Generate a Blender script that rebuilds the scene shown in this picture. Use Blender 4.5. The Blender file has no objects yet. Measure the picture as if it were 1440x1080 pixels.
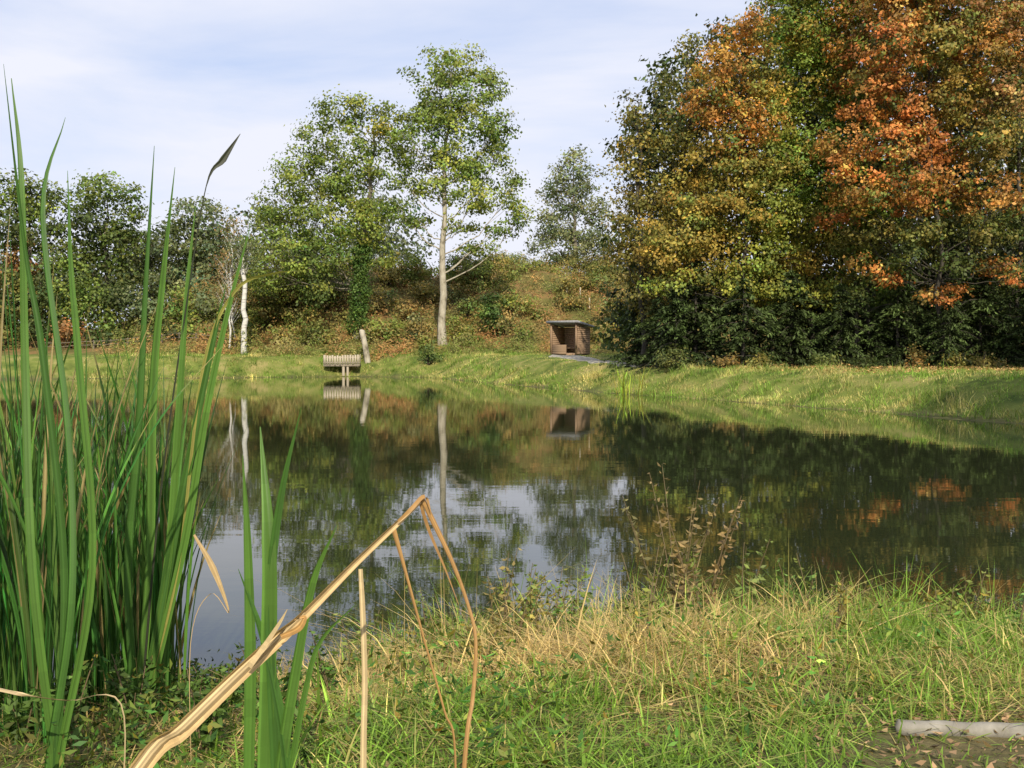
import bpy, math, random
import numpy as np
from mathutils import Vector
rng=np.random.default_rng(7); random.seed(7)
F=1500.0; CAMH=2.0; PITCH=math.atan(44/1500.0)
scene=bpy.context.scene
# ------------------------------------------------------------ helpers
def ss(t):
    t=np.clip(t,0,1); return t*t*(3-2*t)
def P(px,py,d):
    u=(px-720)/F; v=-(py-540)/F
    c,s=math.cos(PITCH),math.sin(PITCH)
    dy=c+v*s; dz=-s+v*c
    k=d/dy
    return np.array([u*k,d,CAMH+dz*k])
POND=np.array([(-62,4),(-30,5),(-8,5.6),(-4,6.0),(-2.2,6.3),(-1.2,6.6),(-0.3,7.4),(1,7.9),(3,7.7),(5,7.1),(9,8),(20,8),(24,12),(20,20),(14.3,29.7),
 (11.7,36.6),(8.4,44.8),(4.6,52.6),(2.2,60),(-0.9,68),(-4.5,80),(-7.5,87),(-13,89.5),(-22,85),(-35,81),(-62,78)],float)
def sd(X,Y):
    X=np.asarray(X,float);Y=np.asarray(Y,float)
    best=np.full(X.shape,1e18); ins=np.zeros(X.shape,bool)
    n=len(POND)
    for i in range(n):
        ax,ay=POND[i]; bx,by=POND[(i+1)%n]
        ex,ey=bx-ax,by-ay
        t=np.clip(((X-ax)*ex+(Y-ay)*ey)/(ex*ex+ey*ey),0,1)
        dx=X-ax-t*ex; dy=Y-ay-t*ey
        best=np.minimum(best,dx*dx+dy*dy)
        c=((ay>Y)!=(by>Y))
        xi=ax+(Y-ay)/(ey if ey!=0 else 1e-9)*ex
        ins^=(c&(X<xi))
    r=np.sqrt(best)
    return np.where(ins,-r,r)
def fn(x,y,scale,seed):
    r=np.random.default_rng(seed); o=0
    for k in range(7):
        a=r.uniform(0,6.28); f=r.uniform(.5,1.7)/scale; p=r.uniform(0,6.28)
        o=o+np.sin((x*math.cos(a)+y*math.sin(a))*f*6.28/2+p+1.3*np.sin(y*f*1.7+p*2))
    return o/4.0
def height(X,Y):
    X=np.asarray(X,float);Y=np.asarray(Y,float)
    s=sd(X,Y)+0.35*fn(X,Y,3.0,5)*ss((Y-10)/10)+0.08*fn(X,Y,.7,9)
    far=ss((Y-12)/8)
    near_h=0.55*ss(s/2.8)+0.03*fn(X,Y,.8,3)*ss(s/1.0)
    wx=0.30+0.70*ss((X+46)/20)
    hill=9.0*ss((Y-91-1.5*fn(X,Y*0,14,21))/29)*(wx+.09*fn(X,0*Y,9,22))+0.5*fn(X,Y,6,8)*ss((Y-93)/8)
    far_h=1.2*ss(s/4.3)+0.55*ss((Y-58)/22)*ss(s/5)+hill*ss(s/6)+0.09*fn(X,Y,2.5,4)*ss(s/2)
    h=near_h*(1-far)+far_h*far
    return np.where(s<0,-0.8*ss(-s/3.0),h)
def H(x,y): return float(height(np.array([x]),np.array([y]))[0])

def link(o): scene.collection.objects.link(o); return o
def mk(name,verts,faces,mat,tint=None,smooth=False):
    verts=np.asarray(verts,np.float32); faces=np.asarray(faces,np.int32)
    me=bpy.data.meshes.new(name); k=faces.shape[1]
    me.vertices.add(len(verts)); me.vertices.foreach_set("co",verts.ravel())
    me.loops.add(faces.size); me.loops.foreach_set("vertex_index",faces.ravel())
    me.polygons.add(len(faces)); me.polygons.foreach_set("loop_start",np.arange(0,faces.size,k,dtype=np.int32))
    me.update(calc_edges=True)
    if smooth: me.polygons.foreach_set("use_smooth",np.ones(len(faces),bool))
    if tint is not None:
        a=me.attributes.new("tint",'FLOAT_VECTOR','FACE'); a.data.foreach_set("vector",np.asarray(tint,np.float32).ravel())
    if mat: me.materials.append(mat)
    return me
def obj(name,me,loc=(0,0,0),parent=None,label=None,category=None,group=None,kind=None):
    o=bpy.data.objects.new(name,me); link(o)
    if parent is not None: o.parent=parent
    else: o.location=loc
    tag(o,label,category,group,kind); return o
def tag(o,label=None,category=None,group=None,kind=None):
    if label:o["label"]=label
    if category:o["category"]=category
    if group:o["group"]=group
    if kind:o["kind"]=kind
def empty(name,loc,label,category,group=None):
    o=bpy.data.objects.new(name,None); o.empty_display_size=.3; link(o); o.location=loc
    tag(o,label,category,group); return o
class Acc:
    def __init__(s): s.v=[];s.f=[];s.t=[];s.n=0
    def add(s,v,f,t=None):
        v=np.asarray(v,float); f=np.asarray(f,int)
        s.v.append(v); s.f.append(f+s.n); s.n+=len(v)
        if t is not None: s.t.append(np.broadcast_to(np.asarray(t,float),(len(f),3)))
    def mesh(s,name,mat,smooth=False,origin=None):
        v=np.concatenate(s.v)
        if origin is not None: v=v-np.asarray(origin)
        return mk(name,v,np.concatenate(s.f),mat,np.concatenate(s.t) if s.t else None,smooth)
def tube(acc,path,rad,sides=7,t=None,flat=1.0):
    path=np.asarray(path,float); k=len(path); rad=np.broadcast_to(np.asarray(rad,float),(k,))
    tan=np.gradient(path,axis=0); tan/=np.linalg.norm(tan,axis=1)[:,None]+1e-9
    up=np.array([0,1.,0]) if abs(tan[0][1])<.9 else np.array([1.,0,0])
    a=np.cross(tan,up); a/=np.linalg.norm(a,axis=1)[:,None]+1e-9; b=np.cross(tan,a)
    ang=np.arange(sides)*2*math.pi/sides
    v=path[:,None,:]+rad[:,None,None]*(np.cos(ang)[None,:,None]*a[:,None,:]+flat*np.sin(ang)[None,:,None]*b[:,None,:])
    v=v.reshape(-1,3)
    i=np.arange(k-1)[:,None]*sides; j=np.arange(sides)[None,:]; j2=(j+1)%sides
    f=np.stack([i+j,i+j2,i+sides+j2,i+sides+j],-1).reshape(-1,4)
    acc.add(v,f,t)
def bez(p0,p1,p2,k=7):
    t=np.linspace(0,1,k)[:,None]
    return (1-t)**2*p0+2*t*(1-t)*p1+t*t*p2
def leaf_quads(acc,pos,size,aspect,tint,up=0.4,adir=None,out=None,rnd=1.0):
    n=len(pos)
    nr=rng.normal(size=(n,3))*rnd
    if out is None: nr[:,2]=np.abs(nr[:,2])+up
    else: nr=nr*.55+out; nr[:,2]+=up
    nr/=np.linalg.norm(nr,axis=1)[:,None]+1e-9
    r=rng.normal(size=(n,3)) if adir is None else adir+rng.normal(size=(n,3))*.25
    a=r-np.sum(r*nr,1)[:,None]*nr; a/=np.linalg.norm(a,axis=1)[:,None]+1e-9
    b=np.cross(nr,a); s=np.broadcast_to(size,(n,))[:,None]*.5
    v=np.stack([pos-a*s+nr*s*.15, pos-b*s*aspect-nr*s*.1, pos+a*s+nr*s*.15, pos+b*s*aspect-nr*s*.1],1).reshape(-1,3)
    f=np.arange(4*n).reshape(n,4)
    acc.add(v,f,tint)
def blades(acc,base,h,lean,curve,width,tint,k=3,tip=0.05,az=None):
    n=len(base); az=rng.uniform(0,6.283,n) if az is None else az
    d=np.stack([np.cos(az),np.sin(az),np.zeros(n)],1)
    fa=az+rng.uniform(0.6,2.5,n); w=np.stack([np.cos(fa),np.sin(fa),np.zeros(n)],1)
    L=[]
    for j in range(k+1):
        t=j/k
        c=base+np.array([0,0,1.])*(h*(t-0.62*np.abs(curve)*t*t)/(1+.5*lean))[:,None]+d*(h*(lean*t+curve*t*t))[:,None]
        ww=(width*(1-t)**.6+width*tip)*(.7+.3*min(1,t*4))
        L.append(c-w*ww[:,None]*.5); L.append(c+w*ww[:,None]*.5)
    v=np.stack(L,1).reshape(-1,3)
    m=2*(k+1); i=np.arange(n)[:,None]*m; j=np.arange(k)[None,:]*2
    f=np.stack([i+j,i+j+1,i+j+3,i+j+2],-1).reshape(-1,4)
    acc.add(v,f,np.repeat(tint,k,axis=0))
def ribbon(acc,path,width,tint,side=None,fold=.25,twist=0.0,strips=2,streak=0.0,tipc=None):
    path=np.asarray(path,float); k=len(path)
    pts=[]
    ext=np.vstack([2*path[0]-path[1],path,2*path[-1]-path[-2]])
    m=6
    for i in range(k-1):
        p0,p1,p2,p3=ext[i:i+4]
        for t in np.arange(m)/m:
            pts.append(.5*((2*p1)+(-p0+p2)*t+(2*p0-5*p1+4*p2-p3)*t*t+(-p0+3*p1-3*p2+p3)*t**3))
    pts.append(path[-1]); pts=np.array(pts); n=len(pts)
    w=np.interp(np.linspace(0,1,n),np.linspace(0,1,len(width)),width)
    tan=np.gradient(pts,axis=0); tan/=np.linalg.norm(tan,axis=1)[:,None]+1e-9
    side=np.array([1.,.25,0]) if side is None else np.asarray(side,float)
    a=side-np.sum(side*tan,1)[:,None]*tan; a/=np.linalg.norm(a,axis=1)[:,None]+1e-9
    b=np.cross(tan,a)
    ang=np.linspace(0,twist,n)[:,None]
    a2=a*np.cos(ang)+b*np.sin(ang); b2=-a*np.sin(ang)+b*np.cos(ang)
    wv=w[:,None]*.5
    S=strips; us=np.linspace(-1,1,S+1)
    V=[pts+a2*wv*u+b2*wv*fold*(1-abs(u)) +(b2*wv*rng.normal(0,.12*bool(streak)) if S>2 else 0) for u in us]
    v=np.stack(V,1).reshape(-1,3)
    i=np.arange(n-1)[:,None]*(S+1); j=np.arange(S)[None,:]
    f=np.stack([i+j,i+j+1,i+S+2+j,i+S+1+j],-1).reshape(-1,4)
    t=np.asarray(tint,float)[None,None,:]*np.exp(rng.normal(0,.05+streak,(1,S,1)))*np.exp(rng.normal(0,.05,(n-1,1,1)))
    t=np.broadcast_to(t,(n-1,S,3)).copy()
    if tipc is not None:
        g=ss((np.linspace(0,1,n-1)-.82)/.18)[:,None,None]; t=t*(1-g)+np.asarray(tipc)*g
    acc.add(v,f,t.reshape(-1,3))
def boxes(acc,c,size,rot=0.0,t=None,tilt=None):
    sx,sy,sz=[q/2 for q in size]
    v=np.array([(x,y,z) for z in(-sz,sz) for y in(-sy,sy) for x in(-sx,sx)],float)
    if tilt is not None:
        c1,s1=math.cos(tilt),math.sin(tilt)
        v=np.stack([v[:,0],v[:,1]*c1-v[:,2]*s1,v[:,1]*s1+v[:,2]*c1],1)
    c0,s0=math.cos(rot),math.sin(rot)
    v=np.stack([v[:,0]*c0-v[:,1]*s0,v[:,0]*s0+v[:,1]*c0,v[:,2]],1)+np.asarray(c)
    f=[(0,2,3,1),(4,5,7,6),(0,1,5,4),(2,6,7,3),(0,4,6,2),(1,3,7,5)]
    acc.add(v,f,t)
# ------------------------------------------------------------ materials
def newmat(name):
    m=bpy.data.materials.new(name); m.use_nodes=True
    nt=m.node_tree; b=nt.nodes["Principled BSDF"]; return m,nt,b
def N(nt,t,**k):
    n=nt.nodes.new(t)
    for a,v in k.items(): setattr(n,a,v)
    return n
def foliage(name,trans=.3,rough=.55,spec=.25,gain=1.15):
    m,nt,b=newmat(name)
    at=N(nt,'ShaderNodeAttribute'); at.attribute_name="tint"
    nt.links.new(at.outputs['Color'],b.inputs['Base Color'])
    b.inputs['Roughness'].default_value=rough; b.inputs['Specular IOR Level'].default_value=spec
    tr=N(nt,'ShaderNodeBsdfTranslucent'); mx=N(nt,'ShaderNodeMixShader'); mx.inputs[0].default_value=trans
    g=N(nt,'ShaderNodeVectorMath',operation='MULTIPLY'); g.inputs[1].default_value=(gain*1.1,gain*1.15,gain*.6)
    nt.links.new(at.outputs['Color'],g.inputs[0]); nt.links.new(g.outputs[0],tr.inputs['Color'])
    nt.links.new(b.outputs[0],mx.inputs[1]); nt.links.new(tr.outputs[0],mx.inputs[2])
    nt.links.new(mx.outputs[0],nt.nodes['Material Output'].inputs['Surface'])
    return m
def noisy(name,cols,scale,rough=.85,bump=.3,stretch=(1,1,1),detail=6,bscale=None,bdist=.05):
    m,nt,b=newmat(name)
    tc=N(nt,'ShaderNodeTexCoord'); mp=N(nt,'ShaderNodeMapping'); mp.inputs['Scale'].default_value=stretch
    nt.links.new(tc.outputs['Object'],mp.inputs[0])
    no=N(nt,'ShaderNodeTexNoise'); no.inputs['Scale'].default_value=scale; no.inputs['Detail'].default_value=detail; no.inputs['Roughness'].default_value=.65
    nt.links.new(mp.outputs[0],no.inputs['Vector'])
    r=N(nt,'ShaderNodeValToRGB'); e=r.color_ramp.elements
    for i,(p,c) in enumerate(cols):
        el=e[i] if i<2 else e.new(p)
        el.position=p; el.color=(*c,1)
    nt.links.new(no.outputs['Fac'],r.inputs[0]); nt.links.new(r.outputs[0],b.inputs['Base Color'])
    b.inputs['Roughness'].default_value=rough; b.inputs['Specular IOR Level'].default_value=.2
    n2=N(nt,'ShaderNodeTexNoise'); n2.inputs['Scale'].default_value=bscale or scale*3; n2.inputs['Detail'].default_value=5
    nt.links.new(mp.outputs[0],n2.inputs['Vector'])
    bp=N(nt,'ShaderNodeBump'); bp.inputs['Strength'].default_value=bump; bp.inputs['Distance'].default_value=bdist
    nt.links.new(n2.outputs['Fac'],bp.inputs['Height']); nt.links.new(bp.outputs[0],b.inputs['Normal'])
    return m
M_leaf=foliage("leaf_material",trans=.25); M_conifer=foliage("needle_material",trans=.1,rough=.7)
M_grass=foliage("grass_material",trans=.3,rough=.55); M_reed=foliage("reed_material",trans=.3,rough=.48,spec=.3)
M_dry=foliage("dry_reed_material",trans=.12,rough=.55)
M_bark=noisy("oak_bark",[(.3,(.10,.085,.06)),(.7,(.26,.23,.18))],2.2,stretch=(3,3,.6),bump=.8)
M_barkp=noisy("pale_oak_bark",[(.35,(.13,.11,.075)),(.48,(.36,.32,.24)),(.75,(.55,.50,.40))],1.5,stretch=(1.6,1.6,.7),bump=.9)
M_barkd=noisy("dark_bark",[(.3,(.03,.026,.02)),(.7,(.10,.088,.07))],3,stretch=(3,3,.6),bump=.6)
M_birch=noisy("birch_bark",[(.33,(.08,.07,.06)),(.45,(.55,.53,.48)),(.8,(.76,.74,.69))],1.5,stretch=(.6,.6,3.5),bump=.2)
M_plank=noisy("brown_planks",[(.25,(.25,.16,.10)),(.75,(.36,.245,.16))],1.2,stretch=(.05,.05,5),bump=.1,bdist=.01)
M_greyw=noisy("weathered_wood",[(.25,(.30,.25,.18)),(.75,(.58,.50,.38))],4,stretch=(5,5,1),bump=.4)
M_fence=noisy("old_fence_wood",[(.25,(.10,.085,.06)),(.75,(.24,.20,.15))],4,bump=.4)
M_roof=noisy("grey_roofing_felt",[(.3,(.20,.20,.21)),(.7,(.38,.38,.40))],4,bump=.2)
M_stone=noisy("log_grey",[(.3,(.14,.125,.10)),(.6,(.26,.24,.20)),(.8,(.36,.33,.28))],9,bump=.5,bdist=.01)
M_path=noisy("gravel",[(.3,(.24,.22,.18)),(.7,(.42,.39,.33))],3,bump=.5)
def ground_mat():
    m,nt,b=newmat("ground_material")
    tc=N(nt,'ShaderNodeTexCoord')
    def noise(s,det=5):
        n=N(nt,'ShaderNodeTexNoise'); n.inputs['Scale'].default_value=s; n.inputs['Detail'].default_value=det; n.inputs['Roughness'].default_value=.6
        nt.links.new(tc.outputs['Object'],n.inputs['Vector']); return n
    def ramp(src,pts):
        r=N(nt,'ShaderNodeValToRGB'); e=r.color_ramp.elements
        for i,(p,c) in enumerate(pts):
            el=e[i] if i<2 else e.new(p)
            el.position=p; el.color=(*c,1)
        nt.links.new(src,r.inputs[0]); return r
    g=ramp(noise(.6,8).outputs['Fac'],[(.3,(.05,.08,.018)),(.5,(.15,.18,.04)),(.7,(.30,.25,.10))])
    hcol=ramp(noise(.35,8).outputs['Fac'],[(.3,(.06,.07,.02)),(.48,(.14,.12,.04)),(.62,(.24,.14,.06)),(.8,(.15,.15,.045))])
    soil=ramp(noise(6,8).outputs['Fac'],[(.3,(.035,.028,.018)),(.7,(.15,.115,.07))])
    at=N(nt,'ShaderNodeAttribute'); at.attribute_name="zone"
    sp=N(nt,'ShaderNodeSeparateXYZ'); nt.links.new(at.outputs['Vector'],sp.inputs[0])
    m1=N(nt,'ShaderNodeMix',data_type='RGBA'); m2=N(nt,'ShaderNodeMix',data_type='RGBA')
    nt.links.new(sp.outputs[0],m1.inputs[0]); nt.links.new(g.outputs[0],m1.inputs[6]); nt.links.new(hcol.outputs[0],m1.inputs[7])
    nt.links.new(sp.outputs[1],m2.inputs[0]); nt.links.new(m1.outputs[2],m2.inputs[6]); nt.links.new(soil.outputs[0],m2.inputs[7])
    nt.links.new(m2.outputs[2],b.inputs['Base Color'])
    b.inputs['Roughness'].default_value=.95; b.inputs['Specular IOR Level'].default_value=.1
    bp=N(nt,'ShaderNodeBump'); bp.inputs['Strength'].default_value=.7; bp.inputs['Distance'].default_value=.06
    nt.links.new(noise(9,8).outputs['Fac'],bp.inputs['Height']); nt.links.new(bp.outputs[0],b.inputs['Normal'])
    return m
M_ground=ground_mat()
# ------------------------------------------------------------ terrain
def geo(a,b,n): return a*(b/a)**(np.arange(1,n+1)/n)
xs=np.concatenate([-geo(70,1800,16)[::-1],np.arange(-70,-9,1.0),np.arange(-9,9,.13),np.arange(9,30,.5),np.arange(30,70,1.5),geo(70,1800,16)])
ys=np.concatenate([-geo(20,600,8)[::-1],np.arange(-20,0,2.),np.arange(0,9,.13),np.arange(9,130,.8),np.arange(130,200,4.),geo(200,2200,14)])
GX,GY=np.meshgrid(xs,ys); GZ=height(GX,GY)
nx,ny=len(xs),len(ys)
i=np.arange(ny-1)[:,None]*nx; j=np.arange(nx-1)[None,:]
fc=np.stack([i+j,i+j+1,i+nx+j+1,i+nx+j],-1).reshape(-1,4)
me=mk("ground",np.stack([GX,GY,GZ],-1).reshape(-1,3),fc,M_ground,smooth=True)
S=sd(GX,GY)
zone=np.stack([ss((GY-91)/5)*np.ones_like(GX), np.clip(ss(1-np.abs(S)/1.0)*.7*ss((GY-10)/5)+ (GY<9)*.75 + ss((GX-.16*GY)/2)*ss((GY-50)/5)*.75*(GY<92),0,1),0*GX],-1).reshape(-1,3)
a=me.attributes.new("zone",'FLOAT_VECTOR','POINT'); a.data.foreach_set("vector",zone.astype(np.float32).ravel())
obj("ground",me,kind="structure")
m,nt,b=newmat("water_material")
b.inputs['Base Color'].default_value=(.022,.028,.012,1); b.inputs['Roughness'].default_value=.02; b.inputs['IOR'].default_value=1.42
tc=N(nt,'ShaderNodeTexCoord'); mp=N(nt,'ShaderNodeMapping'); mp.inputs['Scale'].default_value=(.55,1.6,1)
nt.links.new(tc.outputs['Object'],mp.inputs[0])
n1=N(nt,'ShaderNodeTexNoise'); n1.inputs['Scale'].default_value=1.5; n1.inputs['Detail'].default_value=4
nt.links.new(mp.outputs[0],n1.inputs['Vector'])
bp=N(nt,'ShaderNodeBump'); bp.inputs['Strength'].default_value=.3; bp.inputs['Distance'].default_value=.004
nt.links.new(n1.outputs['Fac'],bp.inputs['Height']); nt.links.new(bp.outputs[0],b.inputs['Normal'])
obj("water",mk("water",[(-63,3,0),(26,3,0),(26,92,0),(-63,92,0)],[(0,1,2,3)],m),kind="structure")
# path
cl=[(3.5,79.3),(3.9,76),(4.7,71.5),(5.8,66.5),(7.0,62),(8.4,58.5)]
cl=np.array(cl,float); tt=np.linspace(0,len(cl)-1,60)
cx=np.interp(tt,range(len(cl)),cl[:,0]); cy=np.interp(tt,range(len(cl)),cl[:,1])
kk_=np.ones(7)/7; cx[3:-3]=np.convolve(cx,kk_,'valid'); cy[3:-3]=np.convolve(cy,kk_,'valid')
tx,ty=np.gradient(cx),np.gradient(cy); L=np.hypot(tx,ty); tx/=L;ty/=L
V=[];Fp=[]
K=9
for q in range(60):
    hw=1.0*min(1,.45+q/9.)*(1-.85*max(0,min(1,(q-40)/19.))**1.3) +.12*math.sin(q*1.1)*(q<50)
    for k in range(K):
        o=(k/(K-1)*2-1)*hw; x=cx[q]-ty[q]*o; y=cy[q]+tx[q]*o
        V.append((x,y,H(x,y)+.08-(.08 if k in(0,K-1) else 0)))
for q in range(59):
    for k in range(K-1):
        a0=q*K+k; Fp.append((a0,a0+1,a0+K+1,a0+K))
obj("path",mk("path",V,Fp,M_path,smooth=True),kind="structure")
# ------------------------------------------------------------ trees
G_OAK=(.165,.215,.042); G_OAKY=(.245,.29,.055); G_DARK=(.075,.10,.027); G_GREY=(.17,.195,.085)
G_OLV=(.19,.175,.042); ORANGE=(.48,.22,.05); REDO=(.50,.185,.05); YEL=(.38,.32,.05); YG=(.25,.275,.045); GRN=(.15,.225,.035); BRN=(.30,.155,.055); SHD=(.035,.048,.016)  # SHD: shade of the wood's interior put into the leaf colour
RB=(.45,.21,.055); OY=(.35,.25,.05)
def clumps(acc,centers,crad,per,leaf,col,flat=.6,var=.25,up=.35,cen=None,alt=None,altp=.3):
    n=len(centers)
    if n==0:return
    c=np.repeat(centers,per,axis=0)
    cb=np.exp(rng.normal(0,var,n)); cb=np.repeat(cb,per)
    off=rng.normal(size=(len(c),3))*crad*.5; off[:,2]*=flat
    out=off/(np.linalg.norm(off,axis=1)[:,None]+1e-9)*.55
    if cen is not None:
        o2=c-cen; out=out+o2/(np.linalg.norm(o2,axis=1)[:,None]+1e-9)*.7
    hue=np.repeat(rng.normal(0,.10,n),per)+rng.normal(0,.09,len(c))
    col=np.asarray(col,float)
    if col.ndim==1: col=np.broadcast_to(col,(n,3))
    if alt is not None:
        m_=np.clip(rng.normal(0,1,n)*.6+altp,0,1)[:,None]; col=col*(1-m_)+np.asarray(alt)*m_
    t=np.repeat(col,per,axis=0)*cb[:,None]*np.exp(rng.normal(0,.2,len(c)))[:,None]
    t=t*np.stack([1+hue,1+hue*.1,1-.3*hue],1)
    leaf_quads(acc,c+off,leaf*rng.uniform(.6,1.3,len(c)),.7,np.clip(t,0,.75),up=up,out=out)
def decid(name,px,d,lobes,label,category="tree",trunk_r=.4,bark=None,leaf=.24,crad=1.0,per=60,ivy=None,lean=0,limb=1.0,var=.25,group=None,fill=2.4,tw=10,wide=1.0,alt=None,altp=.2,wig=.012,dz=.35,stray=.33):
    bx=P(px,500,d)[0]; base=np.array([bx,d,H(bx,d)-.1])
    W=[]
    for (lx,ly,rx,ry,col) in lobes:
        rx=rx*wide
        dd=d+rng.uniform(-dz,dz)*rx*d/F
        W.append((P(lx,ly,d)+np.array([0,dd-d,0]),rx*d/F,ry*d/F,col))
    topl=max(W,key=lambda w:w[0][2]); tz=topl[0][2]
    tp=np.array([bx+(topl[0][0]-bx)*.75+lean,d,tz])
    ta=Acc(); ca=Acc()
    k=12; t=np.linspace(0,1,k)[:,None]
    tr=base+(tp-base)*np.concatenate([t**1.6,t,t],1); ht=tz-base[2]
    tr[1:-1,:2]+=rng.normal(0,wig*ht,(k-2,2))*.6
    rad=trunk_r*(1-np.linspace(0,1,k))**.85+.03; rad[0]*=1.4; rad[1:-1]*=rng.uniform(.88,1.12,k-2)
    tube(ta,tr,rad,10)
    for (c,rx,rz,col) in W:
        hd=np.hypot(c[0]-bx,c[1]-d)
        az=np.clip(c[2]-.75*hd-rz*.7,base[2]+ht*.22,tz*.97)
        fr=(az-base[2])/ht; idx=fr*(k-1); s0=np.array([np.interp(idx,range(k),tr[:,q]) for q in range(3)])
        mid=(s0+c)/2+np.array([(c[0]-s0[0])*.2,(c[1]-d)*.2,-abs(hd)*.1])+rng.normal(0,.25,3)
        lr=limb*trunk_r*.36*(1-fr*.6)
        lp=bez(s0,mid,c+np.array([0,0,rz*.4]),9); lp[1:-1]+=rng.normal(0,.08,(7,3)); tube(ta,lp,np.linspace(lr,lr*.2,9),7)
        vol=rx*rx*rz; nc=int(max(5,fill*vol/(crad**3)))
        q=rng.normal(size=(nc,3)); q/=np.linalg.norm(q,axis=1)[:,None]
        q*=(rng.uniform(.12,1,nc)**.45)[:,None]*rng.uniform(.8,1.2,nc)[:,None]
        cc=c+q*np.array([rx,rx,rz])
        col=np.asarray(col,float)
        clumps(ca,cc,crad,per,leaf,col,var=var,cen=c,alt=alt,altp=altp)
        q2=q[:max(2,int(nc*stray))]*1.25; clumps(ca,c+q2*np.array([rx,rx,rz]),crad*.55,max(6,per//3),leaf,col,var=var,cen=c)
        step=max(1,nc//tw)
        for e in cc[::step]:
            si=rng.integers(4,9); s1=lp[si]
            tube(ta,bez(s1,(s1+e)/2+rng.normal(0,.2,3)+np.array([0,0,-.15]),e,5),np.linspace(lr*.3,.01,5),5)
    if ivy:
        z0,z1,rr,colr=ivy
        n=300; f=rng.uniform(z0,z1,n); pos=np.array([[np.interp(x*(k-1),range(k),tr[:,q]) for q in range(3)] for x in f])
        an=rng.uniform(0,6.28,n); wv=.7+.25*np.sin(f*40); pos[:,0]+=np.cos(an)*rr*wv*rng.uniform(.4,1.1,n); pos[:,1]+=np.sin(an)*rr*rng.uniform(.5,1,n)
        clumps(ca,pos,.6,40,.2,colr)
    o=empty(name,base,label,category,group)
    obj("trunk",ta.mesh("trunk",bark or M_bark,True,base),parent=o)
    obj("crown",ca.mesh("crown",M_leaf,False,base),parent=o)
    return o
decid("oak_tree",622,97,[
 (640,92,40,32,G_OAKY),(608,110,30,28,G_OAK),(674,118,36,34,G_OAKY),(600,158,42,32,G_OAK),(652,168,48,36,G_OAKY),(697,182,34,34,G_OAK),
 (578,205,40,28,G_OAK),(636,225,48,32,G_OAKY),(694,236,38,28,G_OAK),(560,180,22,20,YG),(566,250,34,22,G_OAK),(612,270,38,22,G_OAKY),
 (668,283,42,24,G_OAKY),(722,268,22,22,G_OAK),(736,298,18,20,G_OAK),(645,316,24,12,G_OAKY),(700,318,28,13,G_OAK),(560,296,20,14,G_OAK),(537,185,9,7,YEL),(668,345,20,8,G_OAKY),(590,310,18,8,G_OAK)],
 "tall oak with a pale sunlit trunk on the bracken bank",trunk_r=.32,bark=M_barkp,leaf=.29,crad=1.1,per=72,fill=1.9,limb=.7,alt=G_OAK,wig=.018,var=.22,stray=.6)
decid("oak_tree",503,99,[
 (475,160,32,26,G_OAK),(505,170,30,30,G_OAKY),(540,150,18,24,G_OAK),(450,205,36,32,G_OAK),(505,225,42,34,G_OAK),(545,215,20,28,G_OAK),(420,250,40,34,G_OAK),(475,262,44,34,G_OAK),
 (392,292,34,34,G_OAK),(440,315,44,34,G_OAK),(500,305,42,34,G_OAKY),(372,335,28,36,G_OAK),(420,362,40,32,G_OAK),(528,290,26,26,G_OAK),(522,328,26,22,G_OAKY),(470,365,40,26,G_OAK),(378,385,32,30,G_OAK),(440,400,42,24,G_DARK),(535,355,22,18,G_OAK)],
 "broad oak with ivy climbing its dark trunk",trunk_r=.34,leaf=.29,crad=1.15,per=72,fill=2.3,limb=.7,ivy=(0.03,.42,.7,(.09,.15,.03)),alt=G_OAKY,var=.22)
decid("ash_tree",808,150,[
 (805,222,22,22,G_GREY),(785,250,26,22,G_GREY),(828,255,26,24,G_GREY),(800,280,38,24,G_GREY),(772,300,26,18,G_GREY),(838,295,26,26,G_GREY),
 (790,325,44,18,G_GREY),(835,335,32,24,G_GREY),(758,348,24,12,G_GREY),(800,355,38,14,G_GREY)],
 "grey green airy tree standing on top of the slope",trunk_r=.35,leaf=.38,crad=1.4,per=58,fill=2.3)
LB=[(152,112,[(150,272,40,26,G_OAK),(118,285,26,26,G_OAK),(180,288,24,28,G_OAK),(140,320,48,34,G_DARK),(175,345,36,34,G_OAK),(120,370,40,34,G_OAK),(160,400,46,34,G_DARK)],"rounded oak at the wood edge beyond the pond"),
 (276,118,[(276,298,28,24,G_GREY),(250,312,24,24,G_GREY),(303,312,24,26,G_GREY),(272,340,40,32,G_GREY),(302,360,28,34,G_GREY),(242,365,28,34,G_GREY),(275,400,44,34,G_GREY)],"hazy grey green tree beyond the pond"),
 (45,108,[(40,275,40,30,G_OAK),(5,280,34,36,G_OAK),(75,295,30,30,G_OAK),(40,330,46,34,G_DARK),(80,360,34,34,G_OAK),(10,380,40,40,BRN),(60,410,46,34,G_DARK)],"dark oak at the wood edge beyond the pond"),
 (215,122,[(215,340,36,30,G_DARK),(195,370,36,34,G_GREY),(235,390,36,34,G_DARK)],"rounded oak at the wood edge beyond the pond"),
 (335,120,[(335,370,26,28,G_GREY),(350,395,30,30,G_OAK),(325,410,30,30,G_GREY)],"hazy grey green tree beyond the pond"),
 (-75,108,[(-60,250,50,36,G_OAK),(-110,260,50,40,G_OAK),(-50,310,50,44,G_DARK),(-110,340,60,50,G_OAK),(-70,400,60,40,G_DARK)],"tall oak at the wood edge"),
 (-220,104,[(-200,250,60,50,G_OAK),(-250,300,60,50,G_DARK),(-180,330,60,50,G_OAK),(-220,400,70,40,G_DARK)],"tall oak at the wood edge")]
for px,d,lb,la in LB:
    decid("oak_tree",px,d,lb,la,trunk_r=.3,leaf=.38,crad=1.4,per=60,fill=2.8,limb=.6,group="trees at the wood edge",alt=G_DARK)
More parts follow.
